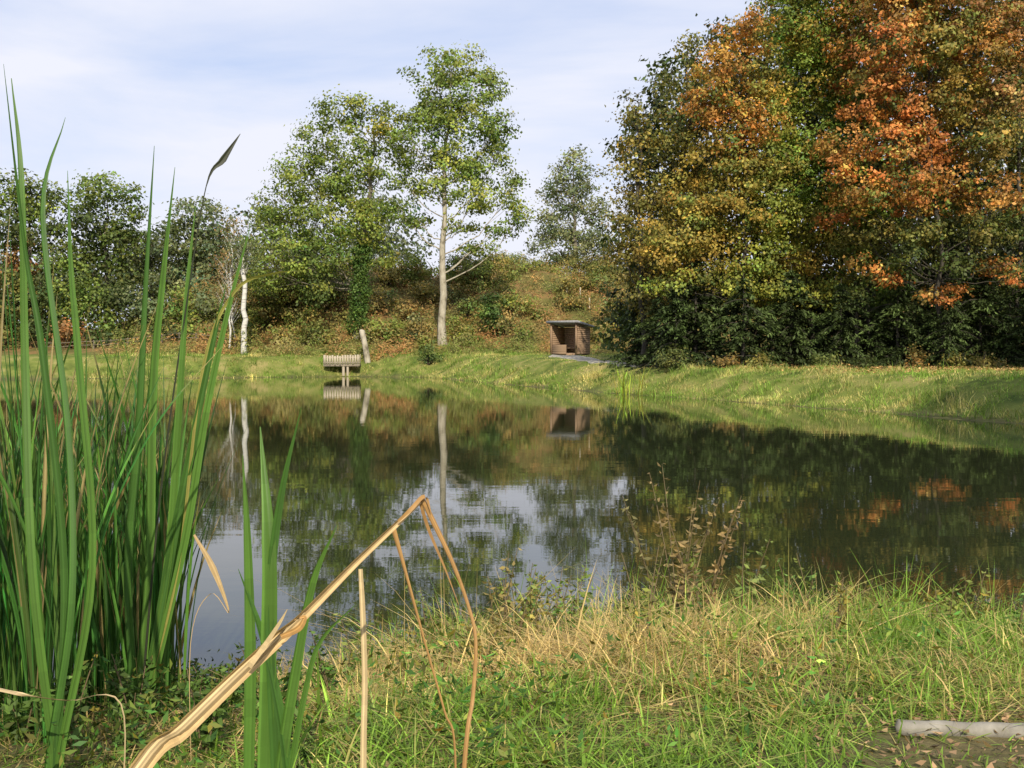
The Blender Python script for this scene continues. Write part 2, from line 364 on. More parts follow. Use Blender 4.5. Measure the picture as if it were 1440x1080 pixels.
def birch(px,d,ytop,r,label,tw,lean=0,ytips=None):
    bx=P(px,500,d)[0]; base=np.array([bx,d,H(bx,d)-.1]); tp=P(px+lean,ytop,d)
    k=12;t=np.linspace(0,1,k)[:,None]; tr=base+(tp-base)*t; tr[1:-1,0]+=rng.normal(0,.07,k-2)
    ta=Acc(); ca=Acc(); tube(ta,tr,np.linspace(r,.05 if tw==1 else r*.6,k),9)
    cs=[]
    for q in range(34):
        f=rng.uniform(.3 if tw==1 else .75,1); s0=base+(tp-base)*f; an=rng.uniform(0,6.28); L=rng.uniform(.8,2.6)*(1.2-f*.5)
        e=s0+np.array([math.cos(an)*L*.6,math.sin(an)*L*.6,L*.9]); tube(ta,bez(s0,(s0+e)/2+[0,0,-.2],e,5),np.linspace(.03,.01,5),5); cs.append(e)
    cs=np.array(cs)
    clumps(ca,np.vstack([cs]*tw),.9,22,.2,(.25,.17,.07) if tw==1 else G_GREY)
    o=empty("birch_tree",base,label,"tree")
    obj("trunk",ta.mesh("trunk",M_birch,True,base),parent=o); obj("crown",ca.mesh("crown",M_leaf,False,base),parent=o)
birch(343,93,358,.27,"thick bright white birch trunk by the pond",2,0)
birch(322,95,325,.09,"slender pale birch with sparse brown twigs",1,6)
birch(331,97,380,.06,"slender pale birch with sparse brown twigs",1,-12)
# --- autumn wood
WG="trees of the autumn wood"
decid("hornbeam_tree",905,60,[
 (888,150,18,26,G_OLV),(902,195,32,42,G_OLV),(886,250,28,44,G_OLV),(925,280,44,44,G_OLV),(882,310,26,40,G_OLV),(920,360,50,44,(.27,.2,.045)),(882,375,26,34,G_OLV),(930,420,44,34,G_OLV)],
 "olive green tree at the end of the wood",trunk_r=.16,leaf=.19,crad=.8,per=64,bark=M_barkd,fill=2.6,group=WG,alt=(.26,.19,.045),altp=.2)
decid("hornbeam_tree",965,61,[
 (968,65,18,32,G_OLV),(945,108,28,34,G_OLV),(985,125,30,44,OY),(955,170,40,40,G_OLV),(935,220,38,36,G_OLV),(990,220,40,44,OY),(960,290,44,44,G_OLV),(970,350,50,40,G_OLV),(985,170,26,24,ORANGE)],
 "tall olive tree with a pointed crown in the wood",trunk_r=.16,leaf=.19,crad=.8,per=64,bark=M_barkd,fill=2.6,group=WG,alt=G_DARK,altp=.1)
decid("maple_tree",1045,57,[
 (1050,45,34,34,ORANGE),(1015,90,36,34,ORANGE),(1065,105,34,40,OY),(998,150,36,34,ORANGE),(1040,180,42,38,ORANGE),(996,215,36,32,OY),
 (1050,240,48,38,(.33,.24,.05)),(980,275,42,32,OY),(1035,300,48,36,OY),(1090,300,40,36,YG),(950,325,46,28,(.32,.24,.05)),(1010,350,46,34,OY),(1075,365,46,34,YG),(935,360,34,24,OY),(1090,412,34,18,YG),(1030,398,36,20,YG),(985,390,34,18,OY),(945,400,34,20,YG),(1060,428,40,12,YEL)],
 "maple turning orange and yellow at the wood edge",trunk_r=.10,leaf=.185,crad=.64,per=50,bark=M_barkd,fill=2.3,group=WG,wide=1.15,alt=(.18,.2,.04),altp=.3,stray=.5,var=.3)
decid("maple_tree",1140,59,[
 (1110,-20,50,40,GRN),(1170,-10,50,46,GRN),(1105,50,46,40,GRN),(1165,60,50,44,YG),(1125,110,46,40,GRN),(1180,130,44,44,GRN),(1100,170,44,40,YG),(1150,200,48,40,GRN),
 (1110,250,46,38,GRN),(1165,270,46,38,GRN),(1130,320,50,36,YG),(1185,340,40,34,YG),(1120,370,44,30,OY),(1160,405,44,24,YG),(1120,425,44,16,YG),(1190,400,34,20,G_OLV)],
 "maple with bright green summer leaves",trunk_r=.10,leaf=.185,crad=.68,per=50,bark=M_barkd,fill=2.4,group=WG,wide=1.2,alt=OY,altp=.1,stray=.5,var=.3)
decid("red_oak_tree",1225,57,[
 (1215,0,40,40,RB),(1200,50,36,36,ORANGE),(1240,40,40,36,BRN),(1205,110,34,34,REDO),(1245,120,36,34,RB),(1210,170,36,34,GRN),(1195,230,36,30,YG),(1240,250,40,34,G_OLV),(1210,290,40,34,GRN),(1250,320,40,34,G_OLV),(1215,360,42,32,G_OLV),(1225,410,42,26,G_DARK),(1225,-50,50,40,BRN)],
 "young red oak mixing green and rust leaves",trunk_r=.10,leaf=.19,crad=.64,per=46,bark=M_barkd,fill=2.3,group=WG,alt=GRN,altp=.3,wide=1.15,stray=.5)
decid("red_oak_tree",1325,53.5,[
 (1265,15,56,46,RB),(1345,10,58,48,BRN),(1415,20,46,46,BRN),(1240,80,48,44,REDO),(1305,75,50,44,(.30,.22,.05)),(1378,70,52,46,RB),(1222,135,42,36,REDO),(1282,148,50,42,REDO),(1348,140,50,42,(.30,.22,.05)),(1412,135,44,40,BRN),
 (1196,200,42,32,RB),(1250,208,46,36,REDO),(1318,205,52,38,REDO),(1385,205,48,38,(.28,.2,.05)),(1162,248,30,20,REDO),(1205,272,46,26,ORANGE),(1268,268,50,30,REDO),(1338,272,52,30,RB),
 (1402,276,42,28,RB),(1188,305,36,15,REDO),(1240,325,38,20,G_OLV),(1300,328,40,20,G_OLV),(1310,420,36,12,REDO),(1345,408,26,11,REDO),(1398,372,38,14,REDO),(1428,392,26,11,REDO),(1212,372,26,11,RB),(1245,395,18,8,REDO),(1380,330,36,18,G_OLV),(1340,375,34,18,G_DARK),(1270,370,36,22,G_DARK),(1280,-50,60,40,BRN),(1380,-50,60,40,BRN)],
 "spreading red oak with bright copper orange foliage over the bank",trunk_r=.10,leaf=.19,crad=.6,per=50,bark=M_barkd,fill=1.8,group=WG,var=.35,alt=(.16,.19,.04),altp=.25,dz=.9,stray=.8)
decid("red_oak_tree",1430,57,[
 (1440,20,50,44,BRN),(1490,60,50,50,BRN),(1430,110,50,44,(.2,.13,.04)),(1480,160,50,44,BRN),(1430,200,46,34,G_OLV),(1490,250,50,40,G_OLV),(1440,-50,60,40,BRN),(1440,320,50,34,G_DARK),(1360,320,50,34,G_OLV),(1390,400,50,34,G_DARK),(1300,340,44,30,G_OLV),(1450,400,44,34,G_DARK),(1340,440,44,30,G_DARK),(1275,420,40,34,G_DARK),(1420,460,44,30,G_DARK)],
 "brown leaved oak in the shade of the wood",trunk_r=.12,leaf=.20,crad=.75,per=52,bark=M_barkd,fill=2.5,group=WG,alt=G_DARK,altp=.3)
for px,d,yt in [(1205,58,330),(1365,57,330)]:
    decid("maple_tree",px,d,[(px+rng.uniform(-20,20),yt,26,20,G_DARK),(px+rng.uniform(-26,26),yt+30,22,16,G_OLV)],"slim young tree in the shade of the wood",trunk_r=.09,leaf=.2,crad=.7,per=36,bark=M_bark,group=WG,fill=1.6,wig=.02)
for px,d,yt in [(905,70,175),(955,68,110),(1010,66,80),(1065,67,60),(1120,66,20),(1180,67,20),(1240,65,10),(1300,66,0),(1360,65,0),(1420,66,0),(1480,65,0),(1560,63,0)]:
    lb=[]
    y=yt
    while y<490:
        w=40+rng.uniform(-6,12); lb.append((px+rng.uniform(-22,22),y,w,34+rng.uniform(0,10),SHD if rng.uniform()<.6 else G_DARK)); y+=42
    decid("alder_tree",px,d,lb,"leafy tree deep inside the wood, its leaves coloured dark for shade",trunk_r=.2,leaf=.38,crad=1.1,per=32,bark=M_barkd,fill=2.6,group=WG,tw=3)
for (X,Y,lbs) in [(21.8,18.5,[(-.5,13,3,2.5),(-4.8,10.5,3.4,2.6),(-6.2,8.6,2.6,1.8),(-2.5,8,3,2),(-3,12,3,2.2)]),(28,27,[(0,14,3,2.5),(-2,11,3,2.5),(2,9,3,2.5)]),(29,37,[(0,14,3,2.5),(-2,11,3,2.5),(2,9,3,2.5)])]:
    d=Y; rr=F/d
    lb=[]
    for (ox,z,rx,rz) in lbs:
        px=720+(X+ox)*rr; lb.append((px,496-(z-2)*rr,rx*rr,rz*rr,GRN))
    decid("maple_tree",720+X*rr,d,lb,"green maple growing beside the pond",trunk_r=.22,leaf=.32,crad=.95,per=40,bark=M_barkd,group=WG,tw=5)
# --- spruces
def spruce_mesh(Ht,R,seed,col,step=.34):
    r=np.random.default_rng(seed); ta=Acc(); ca=Acc()
    tube(ta,[(0,0,-.2),(0,0,Ht*.5),(0,0,Ht)],[Ht*.014+.05,Ht*.009,.02],8)
    z=.25
    pos=[];ad=[]; bri=[]
    while z<Ht-.1:
        f=z/Ht; L0=R*(1-f)**.65*(.8+.2*math.sin(z*2.1))+.12
        nb=int(6+2*(1-f))
        for q in range(nb):
            an=r.uniform(0,6.28); L=L0*r.uniform(.5,1.35); dr=np.array([math.cos(an),math.sin(an),0])
            tip=dr*L+np.array([0,0,z-L*.35]); s0=np.array([0,0,z]); m=s0+dr*L*.5+np.array([0,0,.08*L])
            if q%3==0: tube(ta,bez(s0,m,tip,4),np.linspace(.03,.008,4),4)
            n=int(12+L*26); t=r.uniform(.08,1,n)[:,None]
            p=(1-t)**2*s0+2*t*(1-t)*m+t*t*tip
            side=np.array([-dr[1],dr[0],0]); w=r.normal(0,1,(n,1))*(.07+.16*L*(1-t)*.5+.04)
            p=p+side*w; p[:,2]-=np.abs(r.normal(0,.12,n))+np.abs(w[:,0])*.4
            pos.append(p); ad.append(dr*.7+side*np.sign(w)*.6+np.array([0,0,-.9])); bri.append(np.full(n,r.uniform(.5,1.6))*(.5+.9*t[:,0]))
        z+=step*(1-.3*f)
    pos=np.concatenate(pos);ad=np.concatenate(ad);bri=np.concatenate(bri)
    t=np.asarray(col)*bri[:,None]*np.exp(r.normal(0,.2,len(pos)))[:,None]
    leaf_quads(ca,pos,r.uniform(.18,.4,len(pos)),.34,t,up=.6,adir=ad)
    return ta.mesh("trunk",M_barkd,True),ca.mesh("crown",M_conifer)
SM=[spruce_mesh(5.5,2.4,1,(.045,.07,.018),.5),spruce_mesh(5.8,2.9,2,(.055,.08,.022),.55)]
def spruce(x,y,mi,sc,label,group):
    o=empty("spruce_tree",(x,y,H(x,y)-.05),label,"tree",group); o.scale=(sc*rng.uniform(.95,1.25),sc*rng.uniform(.95,1.25),sc); o.rotation_euler[2]=rng.uniform(0,6.28)
    obj("trunk",SM[mi][0],parent=o); obj("crown",SM[mi][1],parent=o)
for px,d,mi,sc in [(896,62,0,.75),(925,58,1,.7),(950,56,0,.8),(978,57,1,1.05),(1012,56,0,.5),(1045,55,1,.85),(1085,56,0,.55),(1112,56.5,1,.95),(1150,56,0,.5),(1182,55,1,.8),(1232,55,0,.55),(1262,55,1,.9),(1306,54,0,.5),(1335,53,1,.7),(1378,55,1,.95),(1415,53.5,0,.5),(1450,54,1,.95),(1500,53,0,.9)]:
    spruce(P(px,500,d)[0],d,mi,sc,"young spruce with drooping dark boughs under the wood","young spruces along the wood edge")
# --- shrubs
def shrub(px,py,d,rx,ry,col,label,leaf=.26,crad=.7,per=45,group="shrubs on the slope",name="shrub",alt=None):
    c=P(px,py,d); RX=rx*d/F; RZ=ry*d/F; g=H(c[0],d); base=np.array([c[0],d,g-.1])
    top=max(c[2]+RZ,g+.8); cz=(top+g)/2; RZ=(top-g)/2+.1
    ac=Acc()
    for q in range(7):
        e=np.array([c[0],d,cz])+rng.normal(size=3)*np.array([RX,RX,RZ])*.45; tube(ac,bez(base,(base+e)/2+rng.normal(0,.1,3),e,5),np.linspace(.06,.015,5),5,t=(.06,.045,.03))
    nc=int(max(10,2.5*RX*RX*RZ/crad**3)); q=rng.normal(size=(nc,3)); q/=np.linalg.norm(q,axis=1)[:,None]; q*=(rng.uniform(.1,1,nc)**.4*rng.uniform(.6,1.45,nc))[:,None]
    cc=np.array([c[0],d,cz])+q*np.array([RX,RX,RZ]); cc[:,2]=np.maximum(cc[:,2],g+.1)
    clumps(ac,cc,crad,per,leaf,col,flat=.7,cen=np.array([c[0],d,cz-RZ*.4]),alt=alt)
    obj(name,ac.mesh(name,M_leaf,False,base),loc=base,label=label,category="shrub",group=group)
for a in [(370,430,103,36,46,G_OAK),(405,410,106,40,46,G_OLV),(450,405,107,40,36,G_DARK),(545,398,112,26,30,(.25,.2,.05)),(578,385,113,26,26,G_OAK),(600,420,108,22,26,G_OLV),
          (655,388,110,32,30,G_OAK),(690,386,112,28,26,G_OAKY),(640,420,106,16,20,G_GREY),(715,388,118,26,18,G_GREY),(755,386,121,24,18,G_OAK),(785,378,122,22,20,G_DARK),(815,384,122,26,18,G_OLV),(845,382,120,30,30,G_DARK),(864,440,100,18,44,G_DARK),
          (480,425,106,24,24,G_DARK),(570,445,103,20,26,(.22,.15,.05)),(590,455,98,16,24,G_GREY),(530,435,104,18,22,G_OLV),(740,415,112,18,14,G_OAK),(430,450,99,24,18,G_OAK),(460,470,97,16,9,G_OAKY),(660,440,102,20,24,G_OAK),(825,462,97,14,10,G_OLV),(735,462,97,12,8,G_OAK),
          (390,470,98,16,8,G_OAKY),(550,470,98,12,8,G_OAK),(645,465,98,14,12,G_OAKY),(755,450,102,14,9,G_OAK),(820,415,112,16,12,G_OLV),(550,430,107,20,20,G_DARK),(675,415,108,22,20,G_OAK),(715,435,106,16,14,G_OLV),(775,405,116,16,12,G_OAK),(600,480,96,10,8,G_OAK),(660,475,96,14,7,G_OAK)]:
    shrub(*a,"leafy green shrub on the bracken slope",alt=(.24,.19,.06))
for q in range(34):
    X=rng.uniform(-26,12); Y=rng.uniform(96,119); px=720+X/Y*F; g=H(X,Y); h=rng.uniform(.3,1.0); rr=F/Y
    shrub(px,496-(g+h-2)*rr,Y,rng.uniform(1.0,2.6)*rr,h*rr,[G_OAK,G_OAKY,G_OLV,G_OAK,(.14,.17,.04)][q%5],"low bush growing among the bracken",alt=(.28,.2,.07),leaf=.24,crad=.65,per=34)
shrub(695,443,98,15,27,(.09,.15,.035),"small dense dark green bush on the slope",crad=.5)
shrub(603,503,89.5,13,18,(.09,.14,.035),"low dark green bush at the water's edge",crad=.45,leaf=.18)
for a in [(-40,440,103,50,50,G_DARK),(20,440,104,44,50,G_OLV),(70,445,104,40,48,G_DARK),(120,440,103,40,50,G_OAK),(170,445,105,40,44,G_DARK),(215,440,104,34,48,G_GREY),(255,445,103,32,44,G_OAK),(295,440,104,30,48,G_GREY),(325,450,103,26,36,G_OAK),(100,470,98.5,26,22,BRN),(200,475,99,30,16,G_OLV),(280,478,99,24,14,G_OAK),(150,478,98.5,28,14,G_DARK),(50,470,99,30,22,G_DARK),(0,470,99,30,26,G_OLV),(240,478,98.5,26,12,G_DARK),(-110,440,102,50,55,G_OAK)]:
    shrub(*a,"tangled shrub at the edge of the far wood",leaf=.34,crad=1.1,per=50,group="shrubs at the far wood edge")
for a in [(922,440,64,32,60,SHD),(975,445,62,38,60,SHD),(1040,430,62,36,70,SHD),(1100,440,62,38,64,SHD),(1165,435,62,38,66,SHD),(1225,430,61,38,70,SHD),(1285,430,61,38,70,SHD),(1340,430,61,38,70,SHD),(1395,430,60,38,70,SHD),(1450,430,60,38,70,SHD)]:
    shrub(*a,"dense holly thicket under the trees, its leaves coloured dark for shade",leaf=.3,crad=.9,per=40,group="thickets inside the wood")
for a in [(948,500,54,24,10,(.12,.13,.035)),(1020,504,53,20,6,(.22,.15,.045)),(1160,503,52,20,8,(.12,.14,.035)),(1290,505,51,14,6,(.2,.14,.04)),(1385,503,51,22,8,(.15,.13,.035)),(1215,505,51.5,12,6,G_DARK),(1065,506,53,10,5,G_OLV),(1345,507,51,9,4,G_OLV)]:
    shrub(*a,"low bramble scrub at the foot of the wood",leaf=.14,crad=.4,per=45,group="scrub along the wood edge")
ac=Acc(); n=620
X=rng.uniform(-150,-14,n); Y=rng.uniform(130,175,n); c=np.stack([X,Y,height(X,Y)+rng.uniform(0,12,n)],1)
clumps(ac,c,3.0,70,.7,(.11,.135,.07),cen=np.array([-60.,160,2]))
n=700; X=rng.uniform(24,150,n); Y=rng.uniform(70,120,n); c=np.stack([X,Y,height(X,Y)+rng.uniform(0,20,n)],1)
clumps(ac,c,3.4,60,.8,(.06,.065,.025))
obj("distant_wood",ac.mesh("distant_wood",M_leaf),label="hazy mass of distant woodland trees",category="wood",kind="stuff")
# --- bracken
ac=Acc(); n=110000
X=rng.uniform(-36,32,n); Y=92+38*rng.uniform(0,1,n)**1.2; v=fn(X,Y,5,31)+.8*fn(X,Y,2.0,32)
keep=(fn(X,Y,3,33)+rng.uniform(-.3,1.6,n))>0; X,Y,v=X[keep],Y[keep],v[keep]
Z=height(X,Y)+rng.uniform(.02,1.0,len(X))*np.clip(.8+1.3*fn(X,Y,1.2,35),.1,2.6)
t=ss((v+rng.normal(0,.2,len(X))+.4)/1.3)[:,None]
u=ss((fn(X,Y,4,36)+rng.normal(0,.2,len(X)))/1.2)[:,None]
col=(1-t)*((1-u)*np.array([.17,.205,.045])+u*np.array([.34,.29,.11]))+t*np.array([.40,.215,.08])
col=col*np.exp(rng.normal(0,.2,len(X))+.25*fn(X,Y,1.6,37))[:,None]
leaf_quads(ac,np.stack([X,Y,Z],1),rng.uniform(.15,.36,len(X)),.36,col,up=.45,out=np.tile(np.array([0,-.5,.45]),(len(X),1)),rnd=1.2)
obj("bracken",ac.mesh("bracken",M_leaf),label="rusty and green bracken covering the slope",category="bracken",kind="stuff")
# --- far bank grass
def inpath(X,Y):
    d=np.full(X.shape,1e9)
    for q in range(0,58,2): d=np.minimum(d,np.hypot(X-cx[q],Y-cy[q]))
    return d
ac=Acc()
def bankgrass(n,xr,yr,smin,smax,hm,wd,cl=0):
    X=rng.uniform(*xr,n);Y=rng.uniform(*yr,n)
    if cl: X=np.repeat(X[:n//cl],cl)+rng.normal(0,.09,n//cl*cl); Y=np.repeat(Y[:n//cl],cl)+rng.normal(0,.09,n//cl*cl)
    s=sd(X,Y); pd=inpath(X,Y)
    sh=np.hypot(X-4.6,Y-83.2)
    k=(s>smin)&(s<smax)&(pd>.85)&(sh>2.4); X,Y,s,pd=X[k],Y[k],s[k],pd[k]
    v=fn(X,Y,2.4,41)+.8*fn(X,Y,.8,42)
    t=ss((v+rng.normal(0,.5,len(X))+.5)/1.6)[:,None]
    col=(1-t)*np.array([.17,.28,.04])+t*np.array([.56,.47,.18])
    col*=np.exp(rng.normal(0,.3,len(X))+.3*fn(X,Y,1.5,46))[:,None]
    h=hm*rng.uniform(.4,1.3,len(X))*(1+.9*np.clip(fn(X,Y,1.0,44),-.8,1.4)); m=len(X)
    h*=np.where((Y>50)&(s>2.2)&(pd<5),.35,1)*np.where(s>2.5,.75,1)
    blades(ac,np.stack([X,Y,height(X,Y)-.02],1),h,rng.uniform(0,.6,m),rng.uniform(0,.6,m),wd*rng.uniform(.7,1.3,m),col,k=2)
bankgrass(140000,(4,34),(24,62),.02,9,.20,.024)
bankgrass(30000,(4,34),(24,62),.0,7,.45,.022,cl=12)
bankgrass(50000,(6,40),(24,62),8,20,.12,.03)
bankgrass(130000,(-34,16),(56,97),-.05,16,.24,.04)
bankgrass(26000,(-34,16),(56,97),-.05,14,.45,.04,cl=12)
obj("grass",ac.mesh("grass",M_grass),label="short green and straw grass on the far bank",category="grass",kind="stuff")
ac=Acc(); n=12000
X=rng.uniform(8,32,n); Y=rng.uniform(38,60,n); k=(sd(X,Y)>4.0)&(inpath(X,Y)>.6)&(fn(X,Y,2,45)+rng.uniform(-1,1,n)>.1); X,Y=X[k],Y[k]
col=np.array([.46,.28,.11])*np.exp(rng.normal(0,.35,len(X)))[:,None]
leaf_quads(ac,np.stack([X,Y,height(X,Y)+.06+rng.uniform(0,.08,len(X))],1),.13,.7,col,up=1.5)
obj("fallen_leaves",ac.mesh("fallen_leaves",M_leaf),label="orange fallen leaves under the autumn trees",category="leaves",kind="stuff")
# ------------------------------------------------------------ shelter
sx,sy=4.55,83.0; sz=H(sx,sy)+.12
sh=empty("shelter",(sx,sy,sz),"small open brown plank shelter with grey roof","shelter"); sh.rotation_euler[2]=math.radians(-36)
Wd,Dp,Hf,Hb=2.35,1.95,2.4,2.1
def plankwall(name,p0,p1,h0,h1,z0=0.0,lab=None):
    ac=Acc(); p0=np.array(p0);p1=np.array(p1); rot=math.atan2(p1[1]-p0[1],p1[0]-p0[0])
    ph=.15; z=z0; kk=0
    hm=max(h0,h1)
    while z<hm-.01:
        a0=min(z+ph-.004,hm)
        if a0>min(h0,h1):
            t=(a0-h0)/(h1-h0) if h1!=h0 else 1
            t=float(np.clip(t,0,1))
            if h0>h1: q0,q1=p0,p0+(p1-p0)*t
            else: q0,q1=p0+(p1-p0)*t,p1
        else: q0,q1=p0,p1
        LL=np.linalg.norm(q1-q0)
        if LL>.05:
            c=(q0+q1)/2; boxes(ac,(c[0],c[1],(z+a0)/2),(LL,.03+.003*(kk%2),a0-z),rot)
        z+=ph; kk+=1
    return obj(name,ac.mesh(name,M_plank),parent=sh,label=lab)
plankwall("wall",(-Wd/2,Dp/2),(Wd/2,Dp/2),Hb,Hb)
plankwall("wall",(Wd/2+.0,-Dp/2+.05),(Wd/2,Dp/2-.03),Hf,Hb)
plankwall("wall",(-Wd/2,-Dp/2+.05),(-Wd/2,Dp/2-.03),Hf,Hb)
plankwall("wall",(-Wd/2+.1,-Dp/2),(.25,-Dp/2),.72,.72,lab="low front boarding closing half of the opening")
for w in (-1,1):
    a_=Acc(); boxes(a_,(w*(Wd/2-.03),-Dp/2,Hf/2),(.12,.12,Hf)); obj("post",a_.mesh("post",M_plank),parent=sh)
a_=Acc()
for q in range(3): boxes(a_,(0,Dp/2-.28-q*.13,.48),(Wd-.1,.12,.045))
boxes(a_,(-Wd/2+.3,Dp/2-.35,.23),(.08,.3,.455)); boxes(a_,(Wd/2-.3,Dp/2-.35,.23),(.08,.3,.455))
obj("bench",a_.mesh("bench",M_plank),parent=sh)
a_=Acc(); boxes(a_,(0,0,-.06),(Wd-.15,Dp-.15,.3)); obj("floor",a_.mesh("floor",M_plank),parent=sh)
a_=Acc(); tl=-math.atan2(Hf-Hb,Dp)
boxes(a_,(0,0,(Hf+Hb)/2+.09),(Wd+.5,Dp+.5,.06),tilt=tl)
rf=obj("roof",a_.mesh("roof",M_roof),parent=sh)
a_=Acc(); zf=(Hf+Hb)/2+.06-(Dp/2+.26)*math.sin(tl)
boxes(a_,(0,-(Dp/2+.265),zf),(Wd+.52,.03,.16))
for w in(-1,1): boxes(a_,(w*(Wd/2+.265),0,(Hf+Hb)/2+.06),(.03,Dp+.49,.15),tilt=tl)
obj("fascia",a_.mesh("fascia",M_roof),parent=rf)
# ------------------------------------------------------------ fishing platform
jy=89.9; jx=P(481,515,jy)[0]
jt=empty("fishing_platform",(jx,jy,0),"low wooden fishing platform with a plank railing at the water's edge","platform"); jt.rotation_euler[2]=math.radians(4)
a_=Acc()
for q in range(20): boxes(a_,(-1.42+q*.15,.45,1.0),(.138,2.0,.05))
boxes(a_,(0,-.45,.92),(3.0,.1,.12)); boxes(a_,(0,1.3,.92),(3.0,.1,.12)); obj("deck",a_.mesh("deck",M_greyw),parent=jt)
def rail(name,pa,pb,n):
    a_=Acc(); pa=np.array(pa);pb=np.array(pb); rot=math.atan2(*(pb-pa)[::-1])
    for q in range(n):
        c=pa+(pb-pa)*(q+.5)/n; boxes(a_,(c[0],c[1],1.0+.38+.035*rng.normal()),(np.linalg.norm(pb-pa)/n-.06,.03,.8),rot)
    m=(pa+pb)/2; L=np.linalg.norm(pb-pa); boxes(a_,(m[0],m[1]+.04,1.6),(L,.04,.09),rot); boxes(a_,(m[0],m[1]+.04,1.18),(L,.04,.09),rot)
    obj("railing",a_.mesh("railing",M_greyw),parent=jt)
rail("railing",(-1.48,-.54),(1.48,-.54),14); rail("railing",(-1.5,-.5),(-1.5,1.4),9); rail("railing",(1.5,-.5),(1.5,.6),5)
for (x,y,r) in [(.15,-.35,.13),(.5,-.35,.11),(-.9,1.2,.1),(1.2,1.2,.1)]:
    a_=Acc(); tube(a_,[(x,y,-.6),(x,y,.5),(x,y,.86)],[r,r*.96,r],10); obj("leg",a_.mesh("leg",M_greyw,True),parent=jt)
b0=P(517,498,92); b0[2]=H(b0[0],92)-.1; t0=P(509,464,92)
ac=Acc(); tube(ac,[b0,b0*.6+t0*.4+[.05,0,0],t0+[0,0,-.1],t0,t0+[.02,0,.05]],[.28,.24,.24,.2,.02],10)
obj("tree_stump",ac.mesh("tree_stump",M_barkp,True,b0),loc=b0,label="pale broken trunk stump leaning on the bank",category="stump")
for px,py in [(797,414),(829,430),(816,418)]:
    for d in np.arange(95,122,.5):
        p=P(px,py+5,d)
        if H(p[0],d)>p[2]: break
    g=H(p[0],d); ac=Acc(); tube(ac,[(0,0,-.2),(0,0,1.1),(0,0,1.14)],[.08,.07,.02],8)
    obj("post",ac.mesh("post",M_greyw,True),loc=(p[0],d,g),label="short weathered wooden post on the slope",category="post",group="posts on the slope")
fx=[P(px,500,97)[0] for px in range(60,330,24)]
fe=empty("fence",(fx[0],97,H(fx[0],97)),"low rustic wooden rail fence by the far path","fence")
fz=fe.location.z
for x in fx:
    a_=Acc(); g=H(x,97); tube(a_,[(x-fx[0],0,g-fz-.2),(x-fx[0],0,g-fz+.75),(x-fx[0],0,g-fz+.8)],[.07,.065,.03],8); obj("post",a_.mesh("post",M_fence,True),parent=fe)
for hh in (.35,.68):
    a_=Acc(); tube(a_,[(x-fx[0],-.07,H(x,97)-fz+hh) for x in fx],.035,7); obj("rail",a_.mesh("rail",M_fence,True),parent=fe)
# ------------------------------------------------------------ reeds
def cattail(base,n,hs,wd,label,group,spread=.05,leanm=.12,col=(.058,.14,.024),name="cattail_plant",az=None,cat="reed"):
    ac=Acc()
    for q in range(n):
        h=rng.uniform(*hs); a=rng.uniform(0,6.28) if az is None else az+rng.normal(0,.9)
        ln=abs(rng.normal(0,leanm)); cv=abs(rng.normal(0,.10))+.02
        dr=np.array([math.cos(a),math.sin(a),0]); b0=base+np.array([rng.normal(0,spread),rng.normal(0,spread),0])
        ts=np.linspace(0,1,6); path=[b0+dr*h*(ln*t+cv*t**2.5)+np.array([0,0,h*(t-.3*cv*t**3)]) for t in ts]
        w=wd*rng.uniform(.6,1.25)
        c=np.array(col)*math.exp(rng.normal(0,.4))*np.array([1+rng.normal(0,.2),1,1]); tc_=(.36,.27,.10) if rng.uniform()<.3 else None
        if rng.uniform()<.10: c=np.array([.40,.31,.13])*rng.uniform(.5,1.1)
        ribbon(ac,path,[w*.55,w*.8,w,w*.95,w*.7,w*.06],c,side=(math.cos(a+1.57+rng.normal(0,.7)),math.sin(a+1.57+rng.normal(0,.7)),0),fold=.3,twist=rng.normal(0,1.3),tipc=tc_,strips=4,streak=.09)
    o=obj(name,ac.mesh(name,M_reed,False,base),loc=base,label=label,category=cat,group=group); return o
for q in range(6):
    x=P(887+rng.uniform(-14,14),550,50.5)[0]; y=50.5+rng.uniform(-.8,.5)
    cattail(np.array([x,y,-.15]),6,(.9,1.7),.045,"yellow green reed clump standing in the water","reeds by the far bank",spread=.14,col=(.34,.42,.05))
bases=[]
for q in range(140):
    d=rng.uniform(3.8,6.8); px=rng.uniform(-90,245)
    if px>110 and d<4.7: d=rng.uniform(4.7,6.7)
    bases.append((px,d))
for px,d in bases:
    x=P(px,900,d)[0]
    top=rng.uniform(.75,1.0)*(2.2 if rng.uniform()<.8 else 2.55)
    cattail(np.array([x,d,H(x,d)-.05]),int(rng.integers(5,8)),(1.1,top*(.93 if px>110 else 1)),.0165,"green cattail plant with long blade leaves","cattails at the pond edge",leanm=.07)
def hero(name,label,cat,leaves,d,mat,group=None,ws=.62):
    ac=Acc(); base=None
    for (pts,wpx,col,dd) in leaves:
        pw=[P(x,y,d+dz) for (x,y,dz) in pts]
        g=H(pw[0][0],pw[0][1])
        if pw[0][2]>g and pts[0][1]>=1000:
            dirv=(pw[0]-pw[1]); dirv/=np.linalg.norm(dirv); dirv=dirv*.5+np.array([0,0,-1]); dirv/=abs(dirv[2])
            gp=pw[0]+dirv*(pw[0][2]-g+.05); pw=[gp]+pw; wpx=[wpx[0]]+list(wpx)
        w=[q*ws*(d)/F for q in wpx]
        ribbon(ac,pw,w,np.array(col),fold=.35,twist=dd,strips=6,streak=.1)
        if base is None: base=pw[0].copy()
    obj(name,ac.mesh(name,mat,False,base),loc=base,label=label,category=cat,group=group)
g1=(.09,.185,.03); g2=(.058,.135,.024)
